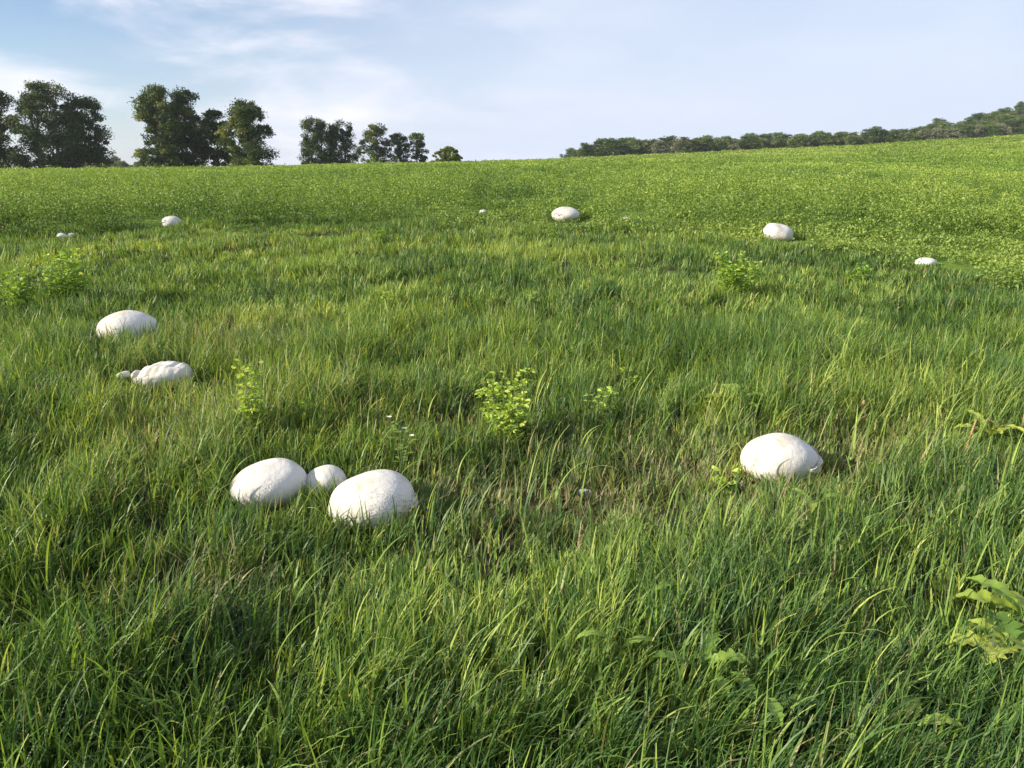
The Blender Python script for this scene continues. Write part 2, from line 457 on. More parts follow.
def build_grass():
    parts = []
    def zone(y0, y1, ntuft, per, K, wscale):
        cy = sample_y(ntuft, y0, y1, 1.0)
        half = 0.83 * cy + 0.9
        cx = RS.uniform(-1, 1, ntuft) * half
        keep = cy < grass_edge(cx) + 0.6 + RS.normal(0, .5, ntuft)
        sp = sparse(cx, cy)
        keep &= RS.uniform(0, 1, ntuft) > sp * 0.35
        cx, cy, sp = cx[keep], cy[keep], sp[keep]
        n = len(cx)
        big = fbm(cx * 0.55, cy, 1.1, 21, 3); med = vnoise(cx, cy, 0.38, 23)
        hL = 0.235 * (0.20 + 1.1 * big + 0.7 * (med - 0.3)) * RS.uniform(0.8, 1.2, n) * (1 - 0.5 * sp)
        # taller in the lush foreground; shorter beyond
        hL *= 1.08 - 0.50 * sstep(cy, 3.5, 8)
        az = RS.normal(0.2, 0.9 + 1.4 * sstep(cy, 2.5, 6), n) + 3.0 * (vnoise(cx, cy, 0.8, 29) - 0.5)
        th = RS.uniform(0.05, 0.35, n)
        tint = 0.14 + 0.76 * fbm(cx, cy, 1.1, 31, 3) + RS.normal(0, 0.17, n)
        tint += -0.03 * sstep(cy, 9, 14) - 0.03 - 0.10 * (1 - sstep(cy, 2.2, 4.4))  # nearest tufts tinted darker, painting in the shade among foreground blades
        # spread to blades
        m = n * per
        rep = lambda a: np.repeat(a, per)
        th = th * (1 - 0.4 * sstep(cy, 4, 8))
        rad = np.abs(RS.normal(0, 1, m)) * 0.035 * wscale ** 0.8; an = RS.uniform(0, 6.28, m)
        x = rep(cx) + rad * np.cos(an); y = rep(cy) + rad * np.sin(an)
        z = terrain(x, y) - 0.01
        L = rep(hL) * RS.uniform(0.45, 1.25, m)
        a = rep(az) + RS.normal(0, 0.7, m)
        t0 = np.clip(rep(th) + RS.normal(0.04, 0.24, m) , 0.0, 1.1)
        cv = np.abs(RS.normal(0.45, 0.6, m)) * (0.5 + L / 0.3)
        wd = (0.0030 + 0.0075 * RS.uniform(0, 1, m) ** 1.6) * wscale
        ti = np.clip(rep(tint) + RS.normal(0, 0.19, m), 0, 1)
        spm = rep(sp)
        dry = np.where(RS.uniform(0, 1, m) < 0.025 + 0.30 * spm, RS.uniform(0.4, 1, m), 0.03 * RS.uniform(0, 1, m))
        dry = np.clip(dry + 0.22 * spm * RS.uniform(0, 1, m), 0, 1)
        # keep blades off the puffballs
        ok = np.ones(m, bool)
        for gx, gy, r in PUFFS:
            d = np.hypot(x - gx, y - gy)
            ok &= d > r * 0.86
            near = (d < r * 1.5) & (y < gy)
            L = np.where(near, np.minimum(L, r * 0.70 + 0.05 + 0.05 * (RS.uniform(0, 1, m) < .15)), L)
            if gy > 8:
                L = np.where((np.abs(x - gx) < r * 1.3) & (y < gy) & (y > gy - 1.6), np.minimum(L, 0.05 + 0.05 * (gy - y)), L)
            lean = (d < r * 1.25)
            a = np.where(lean, np.arctan2(y - gy, x - gx) + RS.normal(0, .5, m), a)
        q = ok
        V, F_, t = ribbons(x[q], y[q], z[q], L[q], wd[q], a[q], t0[q], cv[q], K, face=None)
        k2 = (K + 1) * 2
        dr = np.repeat(dry[q], k2); dr = np.clip(dr + 0.30 * (1 - t) ** 3 , 0, 1)
        parts.append((V, F_, np.repeat(ti[q], k2), dr))
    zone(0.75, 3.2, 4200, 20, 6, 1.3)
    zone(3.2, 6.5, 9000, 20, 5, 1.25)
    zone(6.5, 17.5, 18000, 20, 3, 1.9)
    # dead thatch lying in the thin patches
    n = 26000
    y = sample_y(n, 1.6, 7.5, 1.0); x = RS.uniform(-1, 1, n) * (0.78 * y + 0.4)
    sp = sparse(x, y); ok = RS.uniform(0, 1, n) < np.maximum(sp * .6, 0.04)
    for gx, gy, r in PUFFS: ok &= np.hypot(x - gx, y - gy) > r * 0.9
    x, y = x[ok], y[ok]; n = len(x)
    V, F_, t = ribbons(x, y, terrain(x, y) + 0.004, RS.uniform(0.05, 0.16, n), RS.uniform(.0018, .005, n), RS.uniform(0, 6.28, n), RS.uniform(0.5, 1.5, n), RS.normal(0.1, .4, n), 4)
    parts.append((V, F_, np.repeat(RS.uniform(0, 1, n), 10), np.repeat(RS.uniform(.35, 1, n), 10)))
    # longer sword blades and pale thin stalks standing over the sward
    for (n, y1, L0, L1, w, dryp, crv) in ((260, 3.6, 0.22, 0.34, 0.0085, 0.0, 1.0), (260, 6, 0.18, 0.34, 0.0020, 0.9, 0.15), (700, 4.5, 0.20, 0.30, 0.007, 0.0, 0.7)):
        y = sample_y(n, 0.8, y1, 1.0); x = RS.uniform(-1, 1, n) * (0.78 * y + 0.4)
        ok = np.ones(n, bool)
        for gx, gy, r in PUFFS:
            ok &= (np.hypot(x - gx, y - gy) > r * 0.9) & ~((np.abs(x - gx) < r * 1.1) & (y < gy) & (y > gy - 0.35))
        x, y = x[ok], y[ok]; n = len(x)
        V, F_, t = ribbons(x, y, terrain(x, y), RS.uniform(L0, L1, n), RS.uniform(0.7, 1.2, n) * w * (1 + 0.1 * y), RS.normal(0.3, 1.0, n), RS.uniform(0, .35, n), np.abs(RS.normal(crv, .5, n)), 7)
        ti = np.repeat(np.clip(RS.normal(.6, .2, n), 0, 1), 16); dr = np.repeat(np.where(RS.uniform(0, 1, n) < dryp, RS.uniform(.5, 1, n), 0), 16)
        parts.append((V, F_, ti, dr))
    off = 0; Vs, Fs, T, D = [], [], [], []
    for V, F_, t, d in parts:
        Vs.append(V); Fs.append(F_ + off); T.append(t); D.append(d); off += len(V)
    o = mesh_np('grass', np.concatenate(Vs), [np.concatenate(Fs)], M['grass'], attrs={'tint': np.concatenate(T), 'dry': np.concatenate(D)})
    tag(o, 'long lush green meadow grass filling the foreground around the puffballs', 'grass', None, 'stuff')
    print('grass verts', off)
build_grass()

# ---------------------------------------------------------------- leaf clouds (crop, trees)
def cards(C, size, nrm_bias=None, asp=0.55):
    """rhombic leaves with a slight fold, centre C (n,3)"""
    n = len(C)
    d = RS.normal(size=(n, 3)); d /= np.linalg.norm(d, axis=1)[:, None]
    nn = RS.normal(size=(n, 3))
    if nrm_bias is not None: nn = nn + nrm_bias
    nn -= (nn * d).sum(1)[:, None] * d; nn /= np.linalg.norm(nn, axis=1)[:, None]
    s = np.cross(d, nn)
    size = np.broadcast_to(size, (n,))[:, None]
    a = C - d * size * 0.5; b = C + d * size * 0.5
    l = C + s * size * asp * 0.5 + nn * size * 0.10; r = C - s * size * asp * 0.5 + nn * size * 0.10
    V = np.stack([a, r, b, l], 1).reshape(-1, 3)
    q = (np.arange(n) * 4)[:, None] + np.arange(4)[None]
    return V, q

def build_crop():
    # plants as upright leafy shoots; shoot density thins and leaf size grows with distance
    Vs, Fs, T, D = [], [], [], []; off = 0
    def zone(y0, y1, n, leaves, lsize, hmax, k=0.78):
        nonlocal off
        y = sample_y(n, y0, y1, 2.0 if y0 > 30 else 1.3); x = RS.uniform(-1, 1, n) * k * y
        e = crop_edge(x)
        keep = y > e + RS.normal(0, .18, n)
        for gx, gy, r in PUFFS: keep &= ~((np.abs(x - gx) < r * 1.3 + .15) & (y > gy - 2.2) & (y < gy + .25))
        x, y, e = x[keep], y[keep], e[keep]; n = len(x)
        big = fbm(x, y, 3.0, 51, 3)
        gap = fbm(x, y * 0.7, 1.3, 57, 3)
        h = hmax * (0.45 + 0.75 * big) * RS.uniform(0.75, 1.15, n)
        h *= np.where(gap < 0.42, 0.40, 1.0) * (0.6 + 0.8 * vnoise(x, y, 0.45, 58))
        h *= 1 - 0.30 * sstep(y, 17, 27) - 0.15 * sstep(y, 40, 80)
        h *= 1 - 0.35 * sstep(x, 4, 12) * sstep(60 - y, 0, 20)
        m = n * leaves; rep = lambda a: np.repeat(a, leaves)
        sc_ = np.maximum(rep(y) / 22, 1) ** 0.85
        d = RS.normal(size=(m, 3)); d /= np.linalg.norm(d, axis=1)[:, None]; rr = RS.uniform(0.3, 1, m) ** 0.5
        R = 0.20 * sc_ * rep(RS.uniform(.5, 1.35, n))
        X = rep(x) + d[:, 0] * rr * R; Y = rep(y) + d[:, 1] * rr * R
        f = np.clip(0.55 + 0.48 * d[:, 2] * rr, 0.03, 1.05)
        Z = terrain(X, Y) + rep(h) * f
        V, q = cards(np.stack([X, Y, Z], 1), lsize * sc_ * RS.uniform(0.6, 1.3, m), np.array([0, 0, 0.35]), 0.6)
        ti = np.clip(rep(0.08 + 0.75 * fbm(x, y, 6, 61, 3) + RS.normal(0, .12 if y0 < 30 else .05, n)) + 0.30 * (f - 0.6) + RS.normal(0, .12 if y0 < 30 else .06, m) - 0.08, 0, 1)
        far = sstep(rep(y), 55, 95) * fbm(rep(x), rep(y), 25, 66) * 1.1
        dr = np.clip(far * RS.uniform(0.2, 1, m), 0, 0.75)
        Vs.append(V); Fs.append(q + off); T.append(np.repeat(ti, 4)); D.append(np.repeat(dr, 4)); off += len(V)
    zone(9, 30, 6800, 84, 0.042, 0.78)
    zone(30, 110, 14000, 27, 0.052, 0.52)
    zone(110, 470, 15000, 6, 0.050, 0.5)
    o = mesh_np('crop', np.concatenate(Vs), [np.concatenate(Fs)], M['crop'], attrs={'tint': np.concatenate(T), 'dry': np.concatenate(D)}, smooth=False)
    tag(o, 'yellow-green leafy fodder crop covering the field beyond the mown edge', 'crop', None, 'stuff')
    print('crop verts', off)
    # low clover between grass and crop on the right
    n = 9000
    y = sample_y(n, 5.5, 17, 1.0); x = RS.uniform(-0.1, 1, n) * 0.85 * y
    keep = (y > grass_edge(x) - 0.9 + RS.normal(0, .6, n)) & (y < crop_edge(x) + 0.8)
    for gx, gy, r in PUFFS: keep &= ~((np.abs(x - gx) < r * 1.3 + .1) & (y > gy - 1.2) & (y < gy + .15))
    x, y = x[keep], y[keep]; n = len(x); L = 14
    rep = lambda a: np.repeat(a, L)
    X = rep(x) + RS.normal(0, .07, n * L); Y = rep(y) + RS.normal(0, .07, n * L)
    hh = 0.06 + 0.16 * fbm(X, Y, 0.8, 71)
    V, q = cards(np.stack([X, Y, terrain(X, Y) + hh * RS.uniform(.3, 1.1, n * L)], 1), RS.uniform(.022, .048, n * L), np.array([0, 0, 1.4]), 0.75)
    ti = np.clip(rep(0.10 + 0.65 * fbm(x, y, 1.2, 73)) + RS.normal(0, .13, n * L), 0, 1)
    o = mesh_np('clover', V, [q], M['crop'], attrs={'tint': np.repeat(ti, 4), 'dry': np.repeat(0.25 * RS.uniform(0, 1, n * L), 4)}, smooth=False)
    tag(o, 'low yellowish clover carpet between the long grass and the tall crop', 'clover', None, 'stuff')
build_crop()

# ---------------------------------------------------------------- tubes
def tube(pts, rad, sides=6):
    pts = [np.array(p, float) for p in pts]; n = len(pts); V = []
    for i in range(n):
        d = pts[min(i + 1, n - 1)] - pts[max(i - 1, 0)]; d /= np.linalg.norm(d) + 1e-9
        u = np.cross(d, [0.31, 0.95, 0.05]); u /= np.linalg.norm(u) + 1e-9; w = np.cross(d, u)
        for s in range(sides):
            a = 2 * math.pi * s / sides
            V.append(pts[i] + rad[i] * (math.cos(a) * u + math.sin(a) * w))
    i = np.arange(n - 1)[:, None] * sides; j = np.arange(sides)[None]; j2 = (j + 1) % sides
    q = np.stack([i + j, i + j2, i + sides + j2, i + sides + j], -1).reshape(-1, 4)
    return np.array(V), q

def join(parts):
    Vs, Fs = [], []; off = 0
    for V, q in parts:
        Vs.append(V); Fs.append(q + off); off += len(V)
    return np.concatenate(Vs), [np.concatenate(Fs)]

# ---------------------------------------------------------------- trees
def tree_parts(root, h, w, seed, base=0.08, nclump=70, percl=250, leaf=0.42, mat_='tree_green', profile='oak', stems=1, droop=0.0, skew=0.0, tint0=0.35):
    rs = np.random.RandomState(seed)
    C = []
    nclump = int(nclump * 1.35); percl = int(percl * .9)
    tries = 0
    while len(C) < nclump and tries < 20000:
        tries += 1
        f = rs.uniform(base, 1.0)
        if profile == 'oak': R = math.sin(math.pi * min(1, (f - base) / (1 - base) * 0.66 + 0.30)) ** 0.4
        elif profile == 'column': R = min(1, ((1.0 - f) * 3.5)) ** 0.6 * (0.75 + 0.25 * math.sin(f * 7))
        elif profile == 'dome': R = math.sqrt(max(0, 1 - f * f))
        else: R = (1 - f) ** 0.6 * min(1, (f - base) * 6 + .3)
        an = rs.uniform(0, 6.283); r = R * rs.uniform(0.15, 1) ** 0.55
        lob = 0.80 + 0.20 * math.sin(an * 3 + seed) + 0.12 * math.sin(f * 13 + seed * 2 + an)
        x = math.cos(an) * r * w / 2 * lob + skew * (f - .5) * w; y = math.sin(an) * r * w / 2 * lob * 0.85
        p = np.array([x, y, f * h * 0.96])
        if any(np.linalg.norm(p - q[0]) < 0.06 * h for q in C[-60:]): 
            if rs.uniform() < 0.8: continue
        C.append((p, rs.uniform(0.028, 0.085) * h))
    # trunk and limbs
    tp = []
    for s in range(stems):
        sx = (s - (stems - 1) / 2) * w * 0.18 + rs.uniform(-.1, .1)
        a = [np.array([sx * (1 + 1.2 * k / 6) + rs.normal(0, .06 * h * .1), rs.normal(0, .05 * h * .1), h * 0.85 * k / 6 - (0.4 if k == 0 else 0)]) for k in range(7)]
        r0 = h * 0.022 / math.sqrt(stems) ** 0.6
        tp.append(tube(a, [r0 * (1.25 - k / 6) for k in range(7)], 8))
        mine = C[s::stems]
        for p, _ in mine[::2]:
            k = min(5, max(1, int(p[2] / h * 6 * 0.75))); st = a[k]
            mid = (st + p) / 2 + rs.normal(0, .02 * h, 3) + np.array([0, 0, .01 * h])
            tp.append(tube([st, mid, p], [r0 * .32, r0 * .2, r0 * .07], 5))
    V, fs = join(tp)
    trunk = mesh_np('trunk', V, fs, M['bark'], root)
    # foliage
    P, T = [], []
    for p, r in C:
        n = int(percl * rs.uniform(.6, 1.2))
        d = rs.normal(size=(n, 3)); d /= np.linalg.norm(d, axis=1)[:, None]
        rr = 1.2 * r * rs.uniform(0.2, 1, n) ** 0.5 * (1 + 0.35 * rs.normal(size=n) * 0.6)
        q = p + d * rr[:, None] * np.array([1.15, 1.15, 0.75])
        if droop: q[:, 2] -= np.abs(rs.normal(0, droop * h, n)) * 0.3
        q[:, 2] = np.maximum(q[:, 2], 0.05)
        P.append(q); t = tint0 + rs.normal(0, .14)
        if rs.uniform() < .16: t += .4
        t += -.22 * p[0] / w + .10 * (p[2] / h - .5)  # sunlight painted into the crown tint: lighter on its left side and top
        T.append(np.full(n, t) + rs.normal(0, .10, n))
    P = np.concatenate(P); T = np.clip(np.concatenate(T), 0, 1)
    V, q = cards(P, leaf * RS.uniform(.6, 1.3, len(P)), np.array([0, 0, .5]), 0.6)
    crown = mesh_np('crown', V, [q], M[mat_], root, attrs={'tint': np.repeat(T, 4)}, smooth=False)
    return trunk, crown

def tree_at(cx, top, basey, wpx, dist, label, seed, name='tree', cat='tree', group=None, **kw):
    d = ray(cx, HZ); x = d[0] / d[1] * dist; y = dist
    z = float(terrain(x, y))
    root = empty(name, (x, y, z))
    tag(root, label, cat, group)
    # height so that the top projects at 'top'
    dtop = ray(cx, top); ztop = CAMZ + dtop[2] / dtop[1] * y
    h = ztop - z
    tree_parts(root, h, wpx * depth((x, y, z)) / F, seed, **kw)
    return root

G = 'field trees on the skyline'
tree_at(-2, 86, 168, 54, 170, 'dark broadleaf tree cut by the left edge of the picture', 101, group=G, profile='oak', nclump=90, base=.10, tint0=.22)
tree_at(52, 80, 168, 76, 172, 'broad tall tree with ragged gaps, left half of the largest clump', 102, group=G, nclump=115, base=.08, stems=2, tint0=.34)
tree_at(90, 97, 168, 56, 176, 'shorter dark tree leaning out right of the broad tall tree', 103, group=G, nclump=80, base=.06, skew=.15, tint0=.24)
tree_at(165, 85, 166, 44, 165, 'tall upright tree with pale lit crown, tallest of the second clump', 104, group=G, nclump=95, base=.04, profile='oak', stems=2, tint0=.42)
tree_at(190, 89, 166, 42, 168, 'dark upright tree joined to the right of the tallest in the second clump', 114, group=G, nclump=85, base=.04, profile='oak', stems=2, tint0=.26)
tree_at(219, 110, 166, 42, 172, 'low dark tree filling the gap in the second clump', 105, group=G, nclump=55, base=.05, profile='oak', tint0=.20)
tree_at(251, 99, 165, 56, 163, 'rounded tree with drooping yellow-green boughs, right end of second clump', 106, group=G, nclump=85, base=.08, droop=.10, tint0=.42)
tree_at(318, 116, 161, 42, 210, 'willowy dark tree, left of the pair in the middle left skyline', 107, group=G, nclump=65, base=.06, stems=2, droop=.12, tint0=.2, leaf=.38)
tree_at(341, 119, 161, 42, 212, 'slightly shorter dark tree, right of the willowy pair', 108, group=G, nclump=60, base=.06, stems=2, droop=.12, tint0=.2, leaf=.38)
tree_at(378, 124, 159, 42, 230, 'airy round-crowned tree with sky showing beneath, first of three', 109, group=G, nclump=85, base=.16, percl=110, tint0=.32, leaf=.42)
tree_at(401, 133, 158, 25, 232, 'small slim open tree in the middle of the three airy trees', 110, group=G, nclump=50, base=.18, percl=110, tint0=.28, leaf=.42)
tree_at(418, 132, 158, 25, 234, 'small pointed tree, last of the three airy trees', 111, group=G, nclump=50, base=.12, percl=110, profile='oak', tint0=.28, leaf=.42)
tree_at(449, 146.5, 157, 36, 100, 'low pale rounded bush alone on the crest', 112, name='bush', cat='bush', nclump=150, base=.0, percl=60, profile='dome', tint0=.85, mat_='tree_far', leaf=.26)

# far low bushes between first two clumps, and the wood on the right
protos = []
def proto(h, w, seed, **kw):
    root = empty('woodland_tree', (0, 0, -50))
    tree_parts(root, h, w, seed, **kw)
    return root
specs = [(13, 11, 201, 'tree_far', 'dome', .35), (12, 12, 202, 'tree_far', 'dome', .5), (14, 9, 203, 'tree_far', 'oak', .20),
         (12.5, 10, 204, 'tree_pale', 'dome', .45), (10, 11, 205, 'tree_far', 'dome', .65)]
LBL = ['rounded mid-green tree', 'broad olive-green tree', 'taller dark green tree', 'pale greyish tree', 'low bushy light green tree']
for s in specs:
    protos.append(proto(s[0], s[1], s[2], nclump=105, percl=55, leaf=0.60, mat_=s[3], profile=s[4], base=0.02, tint0=s[5]))
used = [False] * 5
rs = np.random.RandomState(5)
def wood_tree(k, x, y, sc_, label, group):
    if not used[k]: o = protos[k]; used[k] = True
    else: o = copy_tree(protos[k])
    o.location = (x, y, float(terrain(x, y)) - 0.2); o.rotation_euler = (0, 0, rs.uniform(0, 6.28)); o.scale = (sc_ * rs.uniform(1.2, 2.1), sc_ * rs.uniform(1.2, 1.8), sc_)
    tag(o, label, 'tree', group)
for i in range(200):
    f = i / 199
    px = 568 + f * 470 + rs.uniform(-3, 3)
    y = 420 + 90 * f + rs.uniform(-12, 30)
    a = (px - 512) / F
    x = a * y * 1.035
    k = rs.choice([0, 1, 2, 3, 4], p=[.25, .22, .15, .20, .18])
    tall = np.interp(px, [565, 600, 700, 830, 900, 1024], [.7, .95, .9, 1.0, .85, .9]) * rs.uniform(.82, 1.08)
    wood_tree(k, x, y, tall, LBL[k] + (' in the long wood along the right skyline, left stretch' if px < 800 else ' in the long wood along the right skyline, right stretch'), 'trees of the long skyline wood')
for i in range(95):
    y = 600 + rs.uniform(-95, 25); x = y * (.50 + .22 * (i + .5) / 95 + rs.uniform(-.01, .01))
    k = rs.choice([0, 1, 2, 4])
    wood_tree(k, x, y, rs.uniform(.75, 1.0), LBL[k] + ' on the wooded hill at far right', 'trees on the wooded hill')
for i in range(16):
    px = 96 + 68 * i / 15 + rs.uniform(-2, 2); y = 420 + rs.uniform(-20, 20)
    k = rs.choice([3, 4, 1]); x = (px - 512) / F * y * 1.035
    wood_tree(k, x, y, 1.0, LBL[k] + ' far off between the two left clumps', 'far trees between the left clumps')
    # stands on lower ground behind the crest
    o = [q for q in COL.objects if q.get('group') == 'far trees between the left clumps'][-1]
    o['label'] = LBL[k] + ' far off between the two left clumps'; z0 = o.location.z; top = CAMZ + (HZ - rs.uniform(157, 163)) / F * y * 1.0
    o.scale = (1.1, 1.1, max(.3, (top - z0) / 12))

# ---------------------------------------------------------------- broad-leaved plants in the grass
def leaflet(p, d, up, L, w):
    """small folded obovate leaf: 8 vertices"""
    d = d / np.linalg.norm(d); s = np.cross(d, up); s /= np.linalg.norm(s) + 1e-9; n = np.cross(s, d)
    row = []
    for t, k in ((0, .12), (.35, .75), (.7, 1.0), (.92, .6)):
        c = p + d * L * t - n * L * .25 * t * t
        row.append((c - s * w * k / 2 + n * w * .12, c, c + s * w * k / 2 + n * w * .12))
    tip = p + d * L - n * L * .25
    V = [v for r in row for v in r] + [tip]
    Fq = []
    for i in range(3):
        for j in range(2): Fq.append([i * 3 + j, i * 3 + j + 1, i * 3 + j + 4, i * 3 + j + 3])
    Fq += [[9, 10, 12, 12], [10, 11, 12, 12]]
    return np.array(V), np.array(Fq)

def leafy_plant(cx, base_y, h, w, nst, label, seed, material='bright', lsize=.026, name='alfalfa_plant', tint=.5, dens=1.0):
    rs = np.random.RandomState(seed); g = ground_at(cx, base_y)
    t = empty(name, g); tag(t, label, 'plant', 'leafy plants in the grass')
    LV, LF, LT, off = [], [], [], 0
    for s in range(nst):
        an = rs.uniform(0, 6.28); lean = rs.uniform(.1, 1) * w / 2; hh = h * rs.uniform(.4, 1.08)
        pts = [np.array([math.cos(an) * lean * (.35 + .65 * k / 6), math.sin(an) * lean * (.35 + .65 * k / 6), hh * k / 6]) + rs.normal(0, .004, 3) * (k > 0) for k in range(7)]
        V, q = tube(pts, [.0028 - .0003 * k for k in range(7)], 5)
        mesh_np('stem', V, [q], M['stem'], t)
        nl = int(15 * dens * hh / .35 + 4)
        for l in range(nl):
            f = rs.uniform(.08, 1) if l else 1.0; k = min(5, int(f * 6)); u = f * 6 - k
            p = pts[k] * (1 - u) + pts[k + 1] * u
            a = rs.uniform(0, 6.28); pl = rs.uniform(.012, .035)
            br = np.array([math.cos(a), math.sin(a), rs.uniform(.1, .9)]); br /= np.linalg.norm(br)
            c = p + br * pl; tt = np.clip(tint + .35 * (f - .6) + rs.normal(0, .14), 0, 1)
            for da in (-.85, 0, .85):
                d = np.array([math.cos(a + da), math.sin(a + da), rs.uniform(-.2, .6)])
                V, q = leaflet(c, d, np.array([0, 0, .6]) + rs.normal(0, .6, 3), lsize * 1.15 * rs.uniform(.7, 1.25), lsize * .55)
                LV.append(V); LF.append(q + off); LT.append(np.full(len(V), tt)); off += len(V)
    F_ = np.concatenate(LF); tri = F_[F_[:, 2] == F_[:, 3]][:, :3]; quad = F_[F_[:, 2] != F_[:, 3]]
    mesh_np('foliage', np.concatenate(LV), [quad, tri], M[material], t, attrs={'tint': np.concatenate(LT)})
    return t

leafy_plant(508, 448, .38, .34, 28, 'bright yellow-green bushy plant in the middle of the grass', 301, tint=.6)
leafy_plant(257, 440, .40, .22, 10, 'slender bright leafy plant standing above the left trio of puffballs', 302, tint=.6)
leafy_plant(603, 428, .25, .16, 6, 'small sparse leafy plant just right of the bushy middle one', 303, tint=.5)
leafy_plant(633, 392, .14, .10, 3, 'tiny leafy sprig behind the small sparse plant', 304, tint=.5)
leafy_plant(735, 298, .40, .50, 30, 'dense round leafy clump in the grass on the right', 305, tint=.32, lsize=.034)
leafy_plant(70, 308, .50, .50, 30, 'wide leafy clump rising left of the flat domed puffball', 306, tint=.32, lsize=.034)
leafy_plant(22, 314, .40, .36, 16, 'leafy clump at the left edge beside the wide one', 307, tint=.32, lsize=.034)
leafy_plant(553, 242, .24, .16, 5, 'distant leafy sprig in front of the domed far puffball', 308, tint=.15, lsize=.04)
leafy_plant(858, 284, .20, .34, 9, 'low leafy clump left of the furthest right puffball', 309, tint=.08, lsize=.036)
leafy_plant(308, 428, .14, .10, 3, 'small dull leafy sprig right of the slender bright plant', 310, tint=.2)
leafy_plant(388, 312, .16, .16, 4, 'small leafy sprig in mid-distance left of centre', 311, tint=.75, lsize=.03)
leafy_plant(528, 310, .16, .22, 5, 'small leafy sprig in mid-distance above the bushy middle plant', 312, tint=.6, lsize=.03)
leafy_plant(722, 494, .09, .10, 2, 'small yellowish leafy sprout left below the lone puffball', 313, tint=.5, lsize=.036)
leafy_plant(800, 545, .14, .10, 3, 'yellow-green leafy sprout in the grass below the lone puffball', 314, tint=.6)
leafy_plant(382, 245, .30, .30, 7, 'faint leafy clump near the far edge of the grass', 315, tint=.08, lsize=.04)

def long_leaf(L, w, seed, wavy=.2):
    """broad strap-shaped leaf, midrib fold, wavy or toothed margin, arching"""
    rs = np.random.RandomState(seed); n = 16; m = 5; V = []
    a0 = rs.uniform(.5, 1.1); a1 = rs.uniform(-.9, -.1); x = z = 0
    for i in range(n + 1):
        t = i / n; th = a0 + (a1 - a0) * t
        if i: x += math.cos(th) * L / n; z += math.sin(th) * L / n
        ww = w * (math.sin(math.pi * min(1, t * .93 + .05)) ** .75) * (1 + wavy * math.sin(t * 34 + seed))
        if t < .12: ww *= .35
        for j in range(m):
            u = j / (m - 1) * 2 - 1
            V.append((x - .1 * abs(u) * w * math.sin(th), u * ww / 2, z + abs(u) * w * .16 + .06 * w * math.sin(t * 21 + 3 * u)))
    i = np.arange(n)[:, None] * m; j = np.arange(m - 1)[None]
    q = np.stack([i + j, i + m + j, i + m + j + 1, i + j + 1], -1).reshape(-1, 4)
    return np.array(V), q

def broad_plant(cx, base_y, nl, L, w, label, seed, wavy=.2, tint=.5, name='dock_plant', z=0.0, az0=None):
    rs = np.random.RandomState(seed); g = ground_at(cx, base_y)
    t = empty(name, g); tag(t, label, 'plant', 'broad-leaved weeds in the grass')
    for k in range(nl):
        l = L * rs.uniform(.7, 1.15)
        V, q = long_leaf(l, w * rs.uniform(.8, 1.2), seed * 10 + k, wavy)
        # a stalk lifts the blade to the top of the sward
        zl = z * rs.uniform(.6, 1.1)
        an = k * 6.28 / nl + rs.uniform(-.5, .5) if az0 is None else az0 + rs.uniform(-.7, .7)
        V = V + np.array([.02, 0, zl]); V = rot(V, 2, an)
        ti = np.clip(tint + rs.normal(0, .12), 0, 1)
        lf = mesh_np('leaf', V, [q], M['broad'], t, attrs={'tint': np.full(len(V), ti)})
        if z > .05:
            Vs, qs = tube([(0, 0, 0), (.008, 0, zl * .6), (.022, 0, zl + .004)], [.003, .0025, .002], 5)
            mesh_np('stalk', rot(Vs, 2, an), [qs], M['stem'], lf)
    return t
broad_plant(735, 420, 5, .20, .060, 'broad-leaved weed with pale leaves behind the lone puffball', 401, .12, .5, z=.13)
broad_plant(1005, 690, 7, .16, .07, 'large yellow-green jagged weed at the right edge in the foreground', 402, .38, .6, name='thistle_plant', z=.17)
broad_plant(700, 700, 4, .17, .05, 'jagged pale leaf weed low in the foreground right of centre', 403, .40, .4, name='thistle_plant', z=.13)
broad_plant(905, 760, 5, .13, .045, 'leafy weed at the bottom of the picture near the right corner', 404, .2, .6, z=.10)
broad_plant(985, 452, 6, .18, .050, 'yellowing weed between the dry stalks at the right edge', 405, .3, .85, z=.12)
broad_plant(615, 680, 2, .12, .03, 'small leaf weed in the foreground near the middle bottom', 406, .2, .5, z=.13)
broad_plant(760, 740, 3, .15, .045, 'dark broad leaf weed at the bottom right of centre', 407, .15, .2, z=.14)
broad_plant(815, 528, 3, .13, .035, 'narrow-leaved weed in the grass right below the lone puffball', 408, .15, .55, z=.12)
broad_plant(680, 620, 2, .13, .035, 'pair of light leaves in the foreground grass', 409, .3, .5, z=.13)

broad_plant(1022, 648, 6, .18, .075, 'big yellowish ragged weed cut by the right edge above the jagged one', 410, .35, .65, name='thistle_plant', z=.17)

